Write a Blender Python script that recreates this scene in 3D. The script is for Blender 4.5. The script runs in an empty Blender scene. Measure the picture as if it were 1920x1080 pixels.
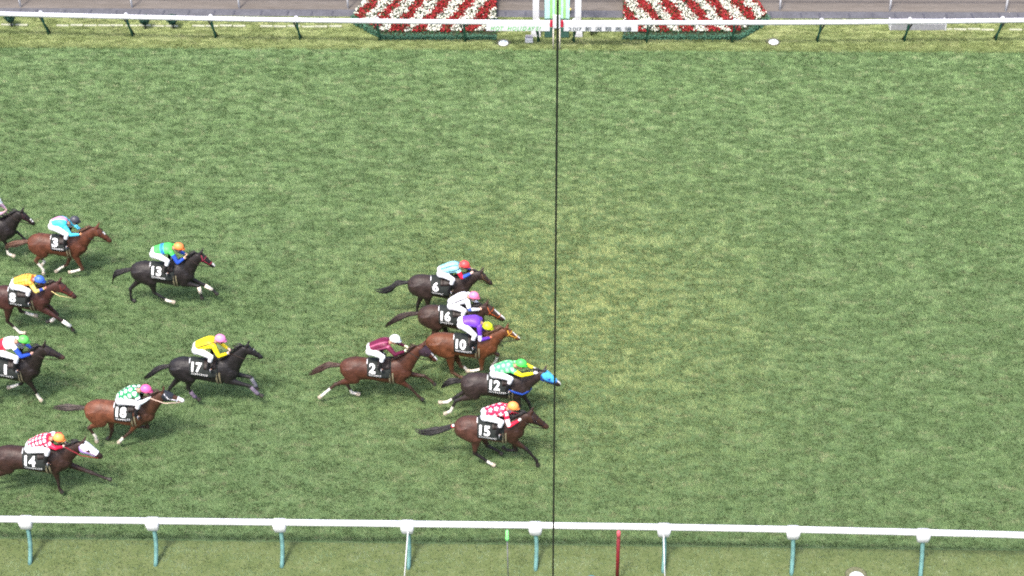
import bpy, bmesh, math, random
import numpy as np
from mathutils import Vector, Matrix

random.seed(11)
RNG = np.random.default_rng(11)
SC = bpy.context.scene
COL = SC.collection

# ------------------------------------------------------------------ camera
CAM_H, CAM_D, FOCAL = 29.887, 28.666, 3233.0          # metres, metres, focal length in photo pixels (1920 wide)
PITCH, YAW, ROLL = math.radians(37.265), math.radians(-1.813), math.radians(-0.6226)
FW = np.array([math.sin(YAW)*math.cos(PITCH), math.cos(YAW)*math.cos(PITCH), -math.sin(PITCH)])
_r = np.array([math.cos(YAW), -math.sin(YAW), 0.0]); _u = np.cross(_r, FW)
RT = _r*math.cos(ROLL) + _u*math.sin(ROLL)
UP = -_r*math.sin(ROLL) + _u*math.cos(ROLL)
EYE = np.array([0.0, -CAM_D, CAM_H])
cam = bpy.data.cameras.new('camera'); cam_o = bpy.data.objects.new('camera', cam); COL.objects.link(cam_o)
cam.sensor_width = 36.0; cam.lens = FOCAL/1920*36.0; cam.clip_start = 0.5; cam.clip_end = 6000
cam_o.matrix_world = Matrix(((RT[0], UP[0], -FW[0], EYE[0]), (RT[1], UP[1], -FW[1], EYE[1]),
                             (RT[2], UP[2], -FW[2], EYE[2]), (0, 0, 0, 1)))
SC.camera = cam_o

# ------------------------------------------------------------------ light: a bright overcast afternoon
SUN_EL, SUN_AZ = math.radians(62), math.radians(205)   # azimuth clockwise from +y
w = bpy.data.worlds.new('World'); SC.world = w; w.use_nodes = True
nt = w.node_tree; sky = nt.nodes.new('ShaderNodeTexSky'); sky.sky_type = 'NISHITA'; sky.sun_disc = False
sky.sun_elevation = SUN_EL; sky.sun_rotation = SUN_AZ; sky.dust_density = 4.0; sky.ozone_density = 0.6; sky.air_density = 0.8
bgn = nt.nodes['Background']; nt.links.new(sky.outputs[0], bgn.inputs[0]); bgn.inputs[1].default_value = 0.15
sun = bpy.data.lights.new('sun', 'SUN'); sun.energy = 1.5; sun.angle = math.radians(8); sun.color = (1.0, 0.955, 0.87)
sun_o = bpy.data.objects.new('sun', sun); COL.objects.link(sun_o)
sd = Vector((math.sin(SUN_AZ)*math.cos(SUN_EL), math.cos(SUN_AZ)*math.cos(SUN_EL), math.sin(SUN_EL)))
sun_o.rotation_euler = sd.to_track_quat('Z', 'Y').to_euler(); sun_o.location = (0, 0, 60)
vs = SC.view_settings; vs.view_transform = 'Standard'; vs.look = 'None'; vs.gamma = 1.0; vs.use_curve_mapping = False
vs.exposure = 1.4
SC.render.engine = 'CYCLES'; SC.cycles.use_denoising = False
SC.cycles.max_bounces = 5; SC.cycles.diffuse_bounces = 3; SC.cycles.glossy_bounces = 2; SC.cycles.transmission_bounces = 2
SC.cycles.pixel_filter_type = 'BLACKMAN_HARRIS'; SC.cycles.filter_width = 2.0

# ------------------------------------------------------------------ small helpers
def ray(px, py): return FW + RT*(px-960)/FOCAL + UP*(540-py)/FOCAL
def on_y(px, py, y):
    d = ray(px, py); return EYE + d*((y-EYE[1])/d[1])
def on_z(px, py, z=0.0):
    d = ray(px, py); return EYE + d*((z-EYE[2])/d[2])
def to_px(P):
    d = np.asarray(P, float)-EYE; z = d@FW
    return np.stack([960+FOCAL*(d@RT)/z, 540-FOCAL*(d@UP)/z], -1)
def lin(h):
    c = [int(h[i:i+2], 16)/255 for i in (0, 2, 4)]
    return tuple(x/12.92 if x <= .04045 else ((x+.055)/1.055)**2.4 for x in c)

_mats = {}
def mat(name, color, rough=.6, var=.12, scale=6.0, bump=0.0, bscale=60.0, attr=False, spec=.3, metal=0.0):
    """a procedural material: base colour (or the mesh colour attribute) broken up by two noises"""
    if name in _mats: return _mats[name]
    m = bpy.data.materials.new(name); m.use_nodes = True; _mats[name] = m
    n = m.node_tree.nodes; l = m.node_tree.links; b = n['Principled BSDF']
    b.inputs['Roughness'].default_value = rough; b.inputs['Metallic'].default_value = metal
    b.inputs['Specular IOR Level'].default_value = spec
    tc = n.new('ShaderNodeTexCoord')
    nz = n.new('ShaderNodeTexNoise'); nz.inputs['Scale'].default_value = scale; nz.inputs['Detail'].default_value = 5
    l.new(tc.outputs['Object'], nz.inputs['Vector'])
    mr = n.new('ShaderNodeMapRange'); mr.inputs['From Min'].default_value = .3; mr.inputs['From Max'].default_value = .7
    mr.inputs['To Min'].default_value = 1-var; mr.inputs['To Max'].default_value = 1+var*.6
    l.new(nz.outputs['Fac'], mr.inputs['Value'])
    mx = n.new('ShaderNodeVectorMath'); mx.operation = 'SCALE'; l.new(mr.outputs[0], mx.inputs['Scale'])
    if attr:
        at = n.new('ShaderNodeAttribute'); at.attribute_name = 'col'; l.new(at.outputs['Color'], mx.inputs[0])
    else:
        mx.inputs[0].default_value = color
    l.new(mx.outputs[0], b.inputs['Base Color'])
    if bump > 0:
        nb = n.new('ShaderNodeTexNoise'); nb.inputs['Scale'].default_value = bscale; nb.inputs['Detail'].default_value = 3
        l.new(tc.outputs['Object'], nb.inputs['Vector'])
        bp = n.new('ShaderNodeBump'); bp.inputs['Strength'].default_value = bump; bp.inputs['Distance'].default_value = .02
        l.new(nb.outputs['Fac'], bp.inputs['Height']); l.new(bp.outputs[0], b.inputs['Normal'])
    return m

def link(name, me, parent=None, loc=None):
    o = bpy.data.objects.new(name, me); COL.objects.link(o)
    if parent is not None: o.parent = parent
    if loc is not None: o.location = loc
    return o
def mesh(verts, faces, m=None, smooth=True, cols=None, name='m'):
    me = bpy.data.meshes.new(name); me.from_pydata([tuple(map(float, v)) for v in verts], [], [tuple(map(int, f)) for f in faces])
    if smooth: me.polygons.foreach_set('use_smooth', [True]*len(me.polygons))
    if cols is not None: set_cols(me, cols)
    if m: me.materials.append(m)
    me.update(); return me
def set_cols(me, cols):
    a = me.color_attributes.new('col', 'FLOAT_COLOR', 'POINT')
    c = np.ones((len(me.vertices), 4), np.float32); c[:, :3] = cols
    a.data.foreach_set('color', c.ravel())
def empty(name, loc):
    o = bpy.data.objects.new(name, None); COL.objects.link(o); o.location = loc; o.empty_display_size = .3; return o
def tag(o, label=None, cat=None, group=None, kind=None):
    if label: o['label'] = label
    if cat: o['category'] = cat
    if group: o['group'] = group
    if kind: o['kind'] = kind
    return o

class MB:
    """collects shapes into one mesh"""
    def __init__(s): s.v = []; s.f = []; s.c = []
    def add(s, v, f, col=None):
        k = len(s.v); s.v += [tuple(map(float, p)) for p in v]; s.f += [tuple(i+k for i in q) for q in f]
        s.c += [col or (1, 1, 1)]*len(v); return s
    def loft(s, rings, col=None, cap=True, closed=True):
        n = len(rings[0]); v = [p for r in rings for p in r]; f = []
        for i in range(len(rings)-1):
            for j in range(n if closed else n-1):
                a = i*n+j; b = i*n+(j+1) % n; f.append((a, b, b+n, a+n))
        if cap:
            for i, r in ((0, rings[0]), (len(rings)-1, rings[-1])):
                c = np.mean(np.array(r), 0); v.append(tuple(c)); ci = len(v)-1
                for j in range(n):
                    a = i*n+j; b = i*n+(j+1) % n
                    f.append((b, a, ci) if i == 0 else (a, b, ci))
        return s.add(v, f, col)
    def tube(s, pts, rad, n=10, col=None, side=(0, 1, 0), cap=True):
        """tube along pts; rad a list of r or (in plane, along side)"""
        pts = [np.array(p, float) for p in pts]; rings = []
        for i, p in enumerate(pts):
            t = pts[min(i+1, len(pts)-1)]-pts[max(i-1, 0)]; t /= max(np.linalg.norm(t), 1e-9)
            sy = np.array(side, float); sy = sy-t*(sy@t)
            if np.linalg.norm(sy) < .15: sy = np.array((1., 0, 0)); sy = sy-t*(sy@t)
            sy /= np.linalg.norm(sy); nn = np.cross(t, sy)
            r = rad[i] if isinstance(rad, (list, tuple)) else rad
            a, b = r if isinstance(r, (list, tuple)) else (r, r)
            rings.append([p+nn*a*math.cos(q)+sy*b*math.sin(q) for q in [2*math.pi*k/n for k in range(n)]])
        return s.loft(rings, col, cap)
    def ball(s, c, r, n=10, col=None):
        rx, ry, rz = r if isinstance(r, (list, tuple)) else (r, r, r); rings = []
        for i in range(1, n//2+1):
            th = math.pi*(i-.5)/(n//2)
            rings.append([(c[0]+rx*math.sin(th)*math.cos(q), c[1]+ry*math.sin(th)*math.sin(q), c[2]-rz*math.cos(th))
                          for q in [2*math.pi*k/n for k in range(n)]])
        return s.loft(rings, col)
    def box(s, x0, x1, y0, y1, z0, z1, col=None, bev=0.0):
        if bev > 0:
            b = bev; rings = []
            for z, k in ((z0, b), (z0+b, 0), (z1-b, 0), (z1, b)):
                X0, X1, Y0, Y1 = x0+k, x1-k, y0+k, y1-k
                rings.append([(X0+b, Y0, z), (X1-b, Y0, z), (X1, Y0+b, z), (X1, Y1-b, z), (X1-b, Y1, z), (X0+b, Y1, z), (X0, Y1-b, z), (X0, Y0+b, z)])
            return s.loft(rings, col)
        v = [(x, y, z) for z in (z0, z1) for x, y in ((x0, y0), (x1, y0), (x1, y1), (x0, y1))]
        return s.add(v, [(3, 2, 1, 0), (4, 5, 6, 7), (0, 1, 5, 4), (1, 2, 6, 5), (2, 3, 7, 6), (3, 0, 4, 7)], col)
    def build(s, name, m, parent=None, off=(0, 0, 0), smooth=True, cols=False):
        v = np.array(s.v)-np.array(off)
        return link(name, mesh(v, s.f, m, smooth, np.array(s.c) if cols else None, name), parent)
    def fuse(s, voxel, iters=4):
        """one continuous skin round all the shapes"""
        me = mesh(s.v, s.f); o = bpy.data.objects.new('t', me); COL.objects.link(o)
        r = o.modifiers.new('r', 'REMESH'); r.mode = 'VOXEL'; r.voxel_size = voxel; r.use_smooth_shade = True
        if iters:
            k = o.modifiers.new('s', 'SMOOTH'); k.factor = .5; k.iterations = iters
        dg = bpy.context.evaluated_depsgraph_get()
        out = bpy.data.meshes.new_from_object(o.evaluated_get(dg))
        bpy.data.objects.remove(o); bpy.data.meshes.remove(me)
        out.polygons.foreach_set('use_smooth', [True]*len(out.polygons))
        return out
def mverts(me):
    a = np.empty(len(me.vertices)*3, np.float32); me.vertices.foreach_get('co', a); return a.reshape(-1, 3).astype(float)
def put_mesh(name, me, m, parent, off, cols=None):
    v = mverts(me)-np.array(off); me.vertices.foreach_set('co', v.astype(np.float32).ravel())
    if cols is not None: set_cols(me, cols)
    me.materials.clear(); me.materials.append(m); me.update()
    return link(name, me, parent)
def vnoise(x, y, seed=0):
    """smooth value noise on arrays"""
    xi = np.floor(x).astype(np.int64); yi = np.floor(y).astype(np.int64); fx = x-xi; fy = y-yi
    fx = fx*fx*(3-2*fx); fy = fy*fy*(3-2*fy)
    def h(a, b):
        n = (a*374761393+b*668265263+seed*1442695041) & 0x7fffffff
        n = ((n ^ (n >> 13))*1274126177) & 0x7fffffff
        return ((n ^ (n >> 16)) & 0xffff)/65535.0
    return (h(xi, yi)*(1-fx)+h(xi+1, yi)*fx)*(1-fy)+(h(xi, yi+1)*(1-fx)+h(xi+1, yi+1)*fx)*fy
def fbm(x, y, seed=0, o=4):
    t = 0; a = .5
    for i in range(o): t = t+a*vnoise(x*2**i, y*2**i, seed+i*17); a *= .5
    return t/(1-.5**o)
def text_mesh(body, offset=0.0, shear=0.0, space=1.0):
    c = bpy.data.curves.new('t', 'FONT'); c.body = body; c.size = 1.0; c.offset = offset; c.shear = shear; c.space_character = space
    c.resolution_u = 4; c.fill_mode = 'FRONT'; c.dimensions = '2D'
    o = bpy.data.objects.new('t', c); COL.objects.link(o)
    dg = bpy.context.evaluated_depsgraph_get(); me = bpy.data.meshes.new_from_object(o.evaluated_get(dg))
    bpy.data.objects.remove(o); bpy.data.curves.remove(c); return me

# ================================================================== the setting
def ground_mat(name, cols, s1, s2, rough=.95, stretch=(1, 1, 1), bump=.4):
    m = bpy.data.materials.new(name); m.use_nodes = True; n = m.node_tree.nodes; l = m.node_tree.links; b = n['Principled BSDF']
    b.inputs['Roughness'].default_value = rough; b.inputs['Specular IOR Level'].default_value = .1
    tc = n.new('ShaderNodeTexCoord'); mp = n.new('ShaderNodeMapping'); mp.inputs['Scale'].default_value = stretch
    l.new(tc.outputs['Object'], mp.inputs['Vector'])
    a = n.new('ShaderNodeTexNoise'); a.inputs['Scale'].default_value = s1; a.inputs['Detail'].default_value = 6; a.inputs['Roughness'].default_value = .65
    c = n.new('ShaderNodeTexNoise'); c.inputs['Scale'].default_value = s2; c.inputs['Detail'].default_value = 4
    l.new(mp.outputs[0], a.inputs['Vector']); l.new(mp.outputs[0], c.inputs['Vector'])
    mx = n.new('ShaderNodeMath'); mx.operation = 'MULTIPLY_ADD'; mx.inputs[1].default_value = .55
    l.new(a.outputs['Fac'], mx.inputs[0])
    k = n.new('ShaderNodeMath'); k.operation = 'MULTIPLY'; k.inputs[1].default_value = .45; l.new(c.outputs['Fac'], k.inputs[0]); l.new(k.outputs[0], mx.inputs[2])
    cr = n.new('ShaderNodeValToRGB'); el = cr.color_ramp.elements
    el[0].position = .36; el[1].position = .64; el[0].color = (*cols[0], 1); el[1].color = (*cols[2], 1)
    e = el.new(.5); e.color = (*cols[1], 1)
    l.new(mx.outputs[0], cr.inputs[0]); l.new(cr.outputs[0], b.inputs['Base Color'])
    bp = n.new('ShaderNodeBump'); bp.inputs['Strength'].default_value = bump; bp.inputs['Distance'].default_value = .03
    l.new(mx.outputs[0], bp.inputs['Height']); l.new(bp.outputs[0], b.inputs['Normal'])
    return m
def sheet(name, x0, x1, y0, y1, z, m):
    o = link(name, mesh([(x0, y0, z), (x1, y0, z), (x1, y1, z), (x0, y1, z)], [(0, 1, 2, 3)], m, False, name=name)); o['kind'] = 'structure'; return o
M_turf = ground_mat('turf soil', [(.072, .120, .050), (.092, .146, .062), (.120, .164, .078)], 3.0, 14.0)
M_verge = ground_mat('verge soil', [(.125, .165, .058), (.160, .200, .075), (.200, .235, .100)], 2.0, 12.0)
M_dirt = ground_mat('dirt', [(.112, .097, .083), (.138, .121, .105), (.170, .150, .132)], 1.2, 9.0, stretch=(.25, 1.6, 1), bump=.5)
M_gut = ground_mat('gutter concrete', [(.080, .080, .090), (.100, .100, .112), (.130, .130, .143)], 2.0, 11.0)
M_rv = ground_mat('near verge soil', [(.082, .112, .042), (.105, .135, .052), (.135, .160, .072)], 2.0, 12.0)
sheet('ground', -2000, 2000, -1500, 2500, -.004, M_verge)
sheet('rail_verge', -400, 400, -40, 0.45, 0.0, M_rv)
sheet('turf_course', -400, 400, 0.45, 24.3, 0.0, M_turf)
GUT0, GUT1 = 26.72, 27.25
sheet('dirt_course', -400, 400, GUT1, 60, 0.004, M_dirt)
gut = sheet('drainage_channel', -400, 400, GUT0, GUT1, 0.002, M_gut)

# ---------------- grass blades: short striding turf on the course, finer mown grass on the verges
def grass(name, n, ylo, yhi, hgt, wid, seed, colour, label):
    """every blade a small leaning leaf; colour(x, y, rnd) gives its own green"""
    rg = np.random.default_rng(seed)
    y = ylo+(yhi-ylo)*rg.random(n)**1.0
    half = 13.5+ (y+1)*(19.0-13.5)/28+1.5
    x = (rg.random(n)*2-1)*half-.9
    clump = fbm(x*5.0, y*9.0, seed, 3); big = fbm(x*.55, y*.55, seed+5, 3)
    keep = rg.random(n) < (.45+.9*clump); x, y, clump, big = x[keep], y[keep], clump[keep], big[keep]; n = len(x)
    ang = rg.random(n)*2*np.pi
    # blades lie over together in patches, as trodden and combed turf does
    lay = fbm(x*3.6, y*7.5, seed+9, 2)*7.0; la = (.3+.7*vnoise(x*6.0, y*10.0, seed+3))*hgt*.9
    h = hgt*(.62+.48*clump)*(.6+.7*rg.random(n))
    wd = wid*(.6+.8*rg.random(n))
    tx = x+np.cos(lay)*la+np.cos(ang+1.3)*hgt*.35; ty = y+np.sin(lay)*la+np.sin(ang+1.3)*hgt*.35
    v = np.empty((n, 3, 3), np.float32)
    v[:, 0] = np.stack([x+np.cos(ang)*wd, y+np.sin(ang)*wd, np.zeros(n)-.003], -1)
    v[:, 1] = np.stack([x-np.cos(ang)*wd, y-np.sin(ang)*wd, np.zeros(n)-.003], -1)
    v[:, 2] = np.stack([tx, ty, h], -1)
    c = colour(x, y, rg.random(n), clump, big)
    me = bpy.data.meshes.new(name); me.vertices.add(n*3); me.loops.add(n*3); me.polygons.add(n)
    me.vertices.foreach_set('co', v.ravel())
    me.loops.foreach_set('vertex_index', np.arange(n*3, dtype=np.int32))
    me.polygons.foreach_set('loop_start', np.arange(0, n*3, 3, dtype=np.int32)); me.polygons.foreach_set('loop_total', np.full(n, 3, np.int32))
    me.update(calc_edges=True); set_cols(me, np.repeat(c, 3, 0))
    me.materials.append(M_blade)
    o = link(name, me); tag(o, label, 'grass', kind='stuff'); return o
M_blade = mat('grass blade', (0, 0, 0), .75, .15, 2.0, attr=True, spec=.15)
def mixc(a, b, t): return a*(1-t[:, None])+b*t[:, None]
def col_turf(x, y, r, clump, big):
    n = len(x); dark = np.array((.102, .172, .067)); mid = np.array((.144, .224, .091)); lite = np.array((.202, .266, .133)); dry = np.array((.285, .250, .165))
    k = np.clip(r*.20+.72*(fbm(x*3.5+.8*vnoise(x, y*2, 8), y*8.6, 41, 3)-.5)+.28*(fbm(x*.25, y*1.1, 52, 3)-.5)+.42, 0, 1)
    c = np.where((k < .5)[:, None], mixc(np.tile(dark, (n, 1)), mid, k*2), mixc(np.tile(mid, (n, 1)), lite, k*2-1))
    worn = np.clip((fbm(x*3.4, y*7.0, 77, 4)-.61)*7, 0, 1)*(.25+.75*r)
    c = mixc(c, dry, worn*.5)
    # soft yellow glow of light painted into the blade colour round the finish
    glow = np.exp(-(((x-.4)/5.0)**2+((y-9.6)/5.5)**2)); c = mixc(c, np.array((.315, .335, .130)), glow*.82*(.65+.35*r))
    c = c*(1+.16*(big-.5))[:, None]*np.clip(.81+.0155*y, .78, 1.2)[:, None]  # painted light: blades brighten from the near rail to the far one
    return c
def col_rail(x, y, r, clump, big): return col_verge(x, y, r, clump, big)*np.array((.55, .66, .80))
def col_verge(x, y, r, clump, big):
    n = len(x); c = mixc(np.tile(np.array((.190, .250, .090)), (n, 1)), np.array((.345, .375, .170)), np.clip(r*.6+.9*(big-.3), 0, 1))
    dry = np.clip((fbm(x*1.3, y*1.6, 13, 3)-.5)*5, 0, 1); c = mixc(c, np.array((.33, .31, .175)), dry*.6*r)
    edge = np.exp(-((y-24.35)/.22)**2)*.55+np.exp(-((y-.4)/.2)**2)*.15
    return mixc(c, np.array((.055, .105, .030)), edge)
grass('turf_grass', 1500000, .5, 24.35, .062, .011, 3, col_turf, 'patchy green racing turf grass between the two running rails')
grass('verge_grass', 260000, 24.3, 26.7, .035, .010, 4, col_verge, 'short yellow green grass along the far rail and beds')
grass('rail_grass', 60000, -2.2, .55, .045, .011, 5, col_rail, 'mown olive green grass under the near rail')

# ================================================================== rails, goal, flower beds and the small things
M_white = mat('white rail plastic', (.60, .60, .62), .35, .12, 3.0, spec=.5)
M_teal = mat('faded teal post', (.11, .235, .22), .55, .3, 7.0)
M_green = mat('dark green post', (.018, .085, .055), .5, .25, 6.0)
M_strut = mat('brown green strut', (.055, .050, .040), .7, .3, 6.0)
M_red = mat('red paint', (.42, .02, .045), .45, .15)
M_black = mat('black cable', (.012, .014, .012), .5, .1)

# ---- near running rail: white rail on curved teal posts that stand behind it
near = empty('running_rail', (0, 0, 0))
tag(near, 'white running rail on curved teal posts nearest the stand', 'rail')
NRY, NRZ = .05, 1.06
nbow = lambda x: -.0011*max(x, 0.0)**2 if x < 16 else -.0011*256-.03*(x-16)     # the rail line swings in a little towards the stand
fbow = lambda x: -.08+.0012*min(x*x, 900.0)
mb = MB(); mb.tube([(x, NRY+nbow(x), NRZ) for x in np.arange(-40, 41, 2.0)], [(.075, .085)]*41, 16)
mb.build('rail', M_white, near)
POSTX = [-.4215+3.0*k for k in range(-7, 8)]
pm = MB()
path = []
for t in np.linspace(0, 1, 9):
    path.append((0.03*math.sin(t*3.0), NRY-.02-.40*(t**1.8)-.02, NRZ-.10-(NRZ-.05)*t))
pm.tube(path, [(.050, .050)]*9, 10, side=(1, 0, 0)); pme = mesh(pm.v, pm.f, M_teal, name='post')
cm = MB(); rings = []
for z, hx, hy in ((-.21, .105, .080), (-.19, .135, .105), (-.06, .160, .125), (.03, .160, .125), (.078, .145, .105)):
    rings.append([(hx*math.copysign(abs(math.cos(q))**.35, math.cos(q)), hy*math.copysign(abs(math.sin(q))**.35, math.sin(q))-.03, z) for q in [2*math.pi*k/16 for k in range(16)]])
cm.loft(rings); cme = mesh(cm.v, cm.f, M_white, name='bracket')
for x in POSTX:
    if abs(x) > 24: continue
    link('post', pme, near, (x, nbow(x), 0)); link('bracket', cme, near, (x, NRY+nbow(x), NRZ-.01))

# ---- far running rail: white rail on dark green posts with a raking strut
far = empty('running_rail', (0, 25, 0))
tag(far, 'white running rail on dark green strutted posts beyond the turf', 'rail')
FRY, FRZ = 24.60, .985
mb = MB(); mb.tube([(x, FRY-25+fbow(x), FRZ) for x in np.arange(-48, 49, 2.0)], [(.085, .085)]*49, 14)
mb.build('rail', M_white, far)
fpx = [(85, 66), (245, 70), (403, 74), (562, 77), (712, 79), (872, 80), (1009, 80), (1076, 80), (1212, 80), (1372, 80), (1532, 79), (1695, 76), (1867, 73)]
fx = [on_z(a, 76)[0] for a, b in fpx]; fx = [fx[0]-6, fx[0]-3]+fx+[fx[-1]+3.1, fx[-1]+6.2]
pm = MB(); pm.tube([(0, FRY-25+.03, FRZ-.06), (0, -.25, .55), (0, -.05, .2), (0, 0, -.05)], [(.040, .040)]*4, 10, side=(1, 0, 0)); fpm = mesh(pm.v, pm.f, M_green, name='post')
pm = MB(); pm.tube([(0, FRY-25+.08, FRZ-.12), (0, .12, -.05)], [(.03, .03)]*2, 8, side=(1, 0, 0)); fsm = mesh(pm.v, pm.f, M_strut, name='strut')
pm = MB(); pm.ball((0, 0, 0), (.075, .07, .075), 12); fcm = mesh(pm.v, pm.f, M_white, name='cap')
for i, x in enumerate(fx):
    link('post', fpm, far, (x, fbow(x), 0)); link('cap', fcm, far, (x, FRY-25+.03+fbow(x), FRZ+.075))
    s = link('strut', fsm, far, (x, .04+fbow(x), 0)); s.rotation_euler.z = -.5*(1 if x < 0 else -1)
# name boards hung on the far rail either side of the finish
def board(x0, x1, body, tx0, tx1, m, shear=0, off=.01, th=.155):
    mb = MB(); mb.box(x0, x1, FRY-25-.205, FRY-25-.175, FRZ-.27, FRZ+.07, bev=.006); bo = mb.build('board', M_white, far, smooth=False)
    ls = []; cur = 0.0; hmax = 0.0
    for ch in body:
        if ch == ' ': cur += .32; continue
        me = text_mesh(ch, off, shear); v = mverts(me); ls.append((me, v, cur-v[:, 0].min())); cur += v[:, 0].max()-v[:, 0].min()+.11; hmax = max(hmax, v[:, 1].max())
    cur -= .11
    for me, v, dx_ in ls:                                          # one object for each character
        u = np.stack([tx0+(v[:, 0]+dx_)/cur*(tx1-tx0), np.full(len(v), FRY-25-.209), FRZ-.245+v[:, 1]/hmax*th], -1)
        me.vertices.foreach_set('co', u.astype(np.float32).ravel()); me.materials.append(m); me.update(); link('letter', me, bo)
XW = lambda px, y=24.48: on_y(px, 50, y)[0]
M_lg = mat('light green print', (.10, .42, .08), .5, .1); M_dk = mat('dark grey print', (.015, .035, .04), .5, .1)
board(XW(912), XW(1031), 'HOT  HOLIDAYS!', XW(920), XW(1014), M_lg, .28, .02)
board(XW(1057), XW(1196), '2017 新 潟 競 馬 場', XW(1066), XW(1184), M_dk, 0, .012)

# ---- dirt course rail: white posts beyond the drain
dr = empty('running_rail', (0, 27.3, 0)); tag(dr, 'slim white post rail along the edge of the brown dirt course', 'rail')
dpx = [35, 245, 447, 652, 855, 1060, 1263, 1462, 1668, 1885]
dx = [on_z(a, 20)[0] for a in dpx]; dx = [2*dx[0]-dx[1]]+dx+[2*dx[-1]-dx[-2]]
pm = MB(); pm.tube([(0, 0, -.05), (0, .02, .5), (0, .10, 1.05)], [(.038, .038)]*3, 10, side=(1, 0, 0)); dpm = mesh(pm.v, pm.f, M_white, name='post')
for a in dx: link('post', dpm, dr, (a, 0.02, 0))
mb = MB(); mb.tube([(a, .16, 1.1) for a in np.arange(-44, 45, 4.0)], [(.07, .07)]*23, 12); mb.build('rail', M_white, dr)

# ---- white kerb stones in a row behind the far rail
kerb = empty('kerb', (0, 25.95, 0)); kerb['kind'] = 'structure'
M_kst = mat('pale kerb stone', (.36, .37, .27), .8, .3, 4.0)
mb = MB(); mb.box(-.225, .225, -.05, .05, -.02, .04, bev=.012); kme = mesh(mb.v, mb.f, M_kst, False, name='kerb_stone')
def run(p0, p1):
    a, b = on_z(p0, 44)[0], on_z(p1, 44)[0]; x = a
    while x < b:
        if random.random() > .12:
            o = link('kerb_stone', kme, kerb, (x+random.uniform(-.02, .02), random.uniform(-.02, .02), random.uniform(-.015, .01))); o.rotation_euler.z = random.uniform(-.04, .04)
        x += .49
run(-60, 60); run(95, 655); run(1610, 1660); run(1770, 1985)
# dark grate slots along the drainage channel
gs = MB(); gs.box(-.03, .03, -.16, .16, -.004, .010); gme = mesh(gs.v, gs.f, mat('iron grate', (.07, .07, .085), .7), False, name='grate')
for a in range(-20, 1960, 46):
    link('grate', gme, gut, (on_z(a+random.uniform(-8, 8), 27)[0], GUT0+.24, 0.006))

# ---- finish post, its frame and the goal panel
goal = empty('winning_post', (on_z(1045, 62)[0], 25.3, 0)); gx = goal.location.x
tag(goal, 'winning post with green striped panel between two white columns', 'winning post')
GO = (gx, 25.3, 0)
for px, side in ((1005, -1), (1083, 1)):
    x = on_z(px, 62)[0]
    mb = MB(); rings = []
    for z, h in ((0, .17), (.16, .165), (.34, .12), (.36, .11), (3.4, .11)):
        rings.append([(x+a*h, 25.42+b*h*.9, z) for a, b in ((-1, -1), (1, -1), (1, 1), (-1, 1))])
    mb.loft(rings); mb.build('column', M_white, goal, GO, smooth=False)
mb = MB(); mb.box(on_z(998, 62)[0], on_z(1090, 62)[0], 25.34, 25.50, 3.4, 3.62, bev=.02); mb.build('crossbar', M_white, goal, GO, smooth=False)
za, zb = on_y(1045, 34, 25.62)[2], on_y(1045, -20, 25.62)[2]
M_lgp = mat('light green panel', (.33, .62, .22), .5, .1); M_cy = mat('pale aqua panel', (.50, .78, .74), .5, .1); M_dg = mat('slate green panel', (.045, .11, .085), .6, .2)
stripes = [(1021, 1031, M_cy), (1031, 1036, M_lgp), (1036, 1040, M_cy), (1040, 1052, M_lgp), (1052, 1056, M_cy), (1056, 1061, M_lgp), (1061, 1068, M_cy)]
for a, b, m in stripes:
    mb = MB(); mb.box(on_y(a, 20, 25.62)[0]+.004, on_y(b, 20, 25.62)[0]-.004, 25.60, 25.66, za, zb); mb.build('panel_strip', m, goal, GO, smooth=False)
mb = MB(); mb.box(on_y(1021, 34, 25.62)[0], on_y(1068, 34, 25.62)[0], 25.57, 25.70, za-.12, za-.01, bev=.01); mb.build('panel_base', M_dg, goal, GO, smooth=False)
zc_, zd_ = 0.0, on_y(1045, 50, 25.25)[2]
for a, b in ((1021, 1036), (1051, 1067)):
    mb = MB(); mb.box(on_y(a, 60, 25.25)[0], on_y(b, 60, 25.25)[0], 25.2, 25.3, .02, zd_, bev=.01); mb.build('lower_panel', M_dg, goal, GO, smooth=False)
# white post on the line in front of the rail, with red flashes and a pale foot frame
zt = on_y(1044, 28, 24.42)[2]; zm = on_y(1044, 52, 24.42)[2]
xa, xb = on_y(1036.5, 45, 24.42)[0], on_y(1051, 45, 24.42)[0]
fp = empty('finish_post', ((xa+xb)/2, 24.42, 0)); tag(fp, 'short white finish post with red flashes standing before the far rail', 'post')
FO = ((xa+xb)/2, 24.42, 0)
mb = MB(); mb.box(xa, xb, 24.36, 24.44, zm, zt, bev=.012); mb.build('post_head', M_white, fp, FO, smooth=False)
for s0, s1 in ((xa-.10, xa-.004), (xb+.004, xb+.10)):
    mb = MB(); mb.box(s0, s1, 24.37, 24.43, zm+.04, zm+.30, bev=.01); mb.build('red_flash', M_red, fp, FO, smooth=False)
M_pale = mat('pale bare frame', (.55, .50, .44), .6, .15)
for a in (xa+.02, xb-.02):
    mb = MB(); mb.tube([(a, 24.40, zm), (a, 24.40, -.03)], [(.022, .022)]*2, 8, side=(1, 0, 0)); mb.build('leg', M_pale, fp, FO)

# ---- the finish cable: a taut black line hung in the plane of the finish
mb = MB(); mb.tube([(0, -14.0, z) for z in (0, 10, 20, 30, 40)], [.0115]*5, 10, side=(1, 0, 0))
cb = mb.build('finish_cable', M_black, None); tag(cb, 'taut black vertical cable marking the finish line', 'cable')

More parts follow.
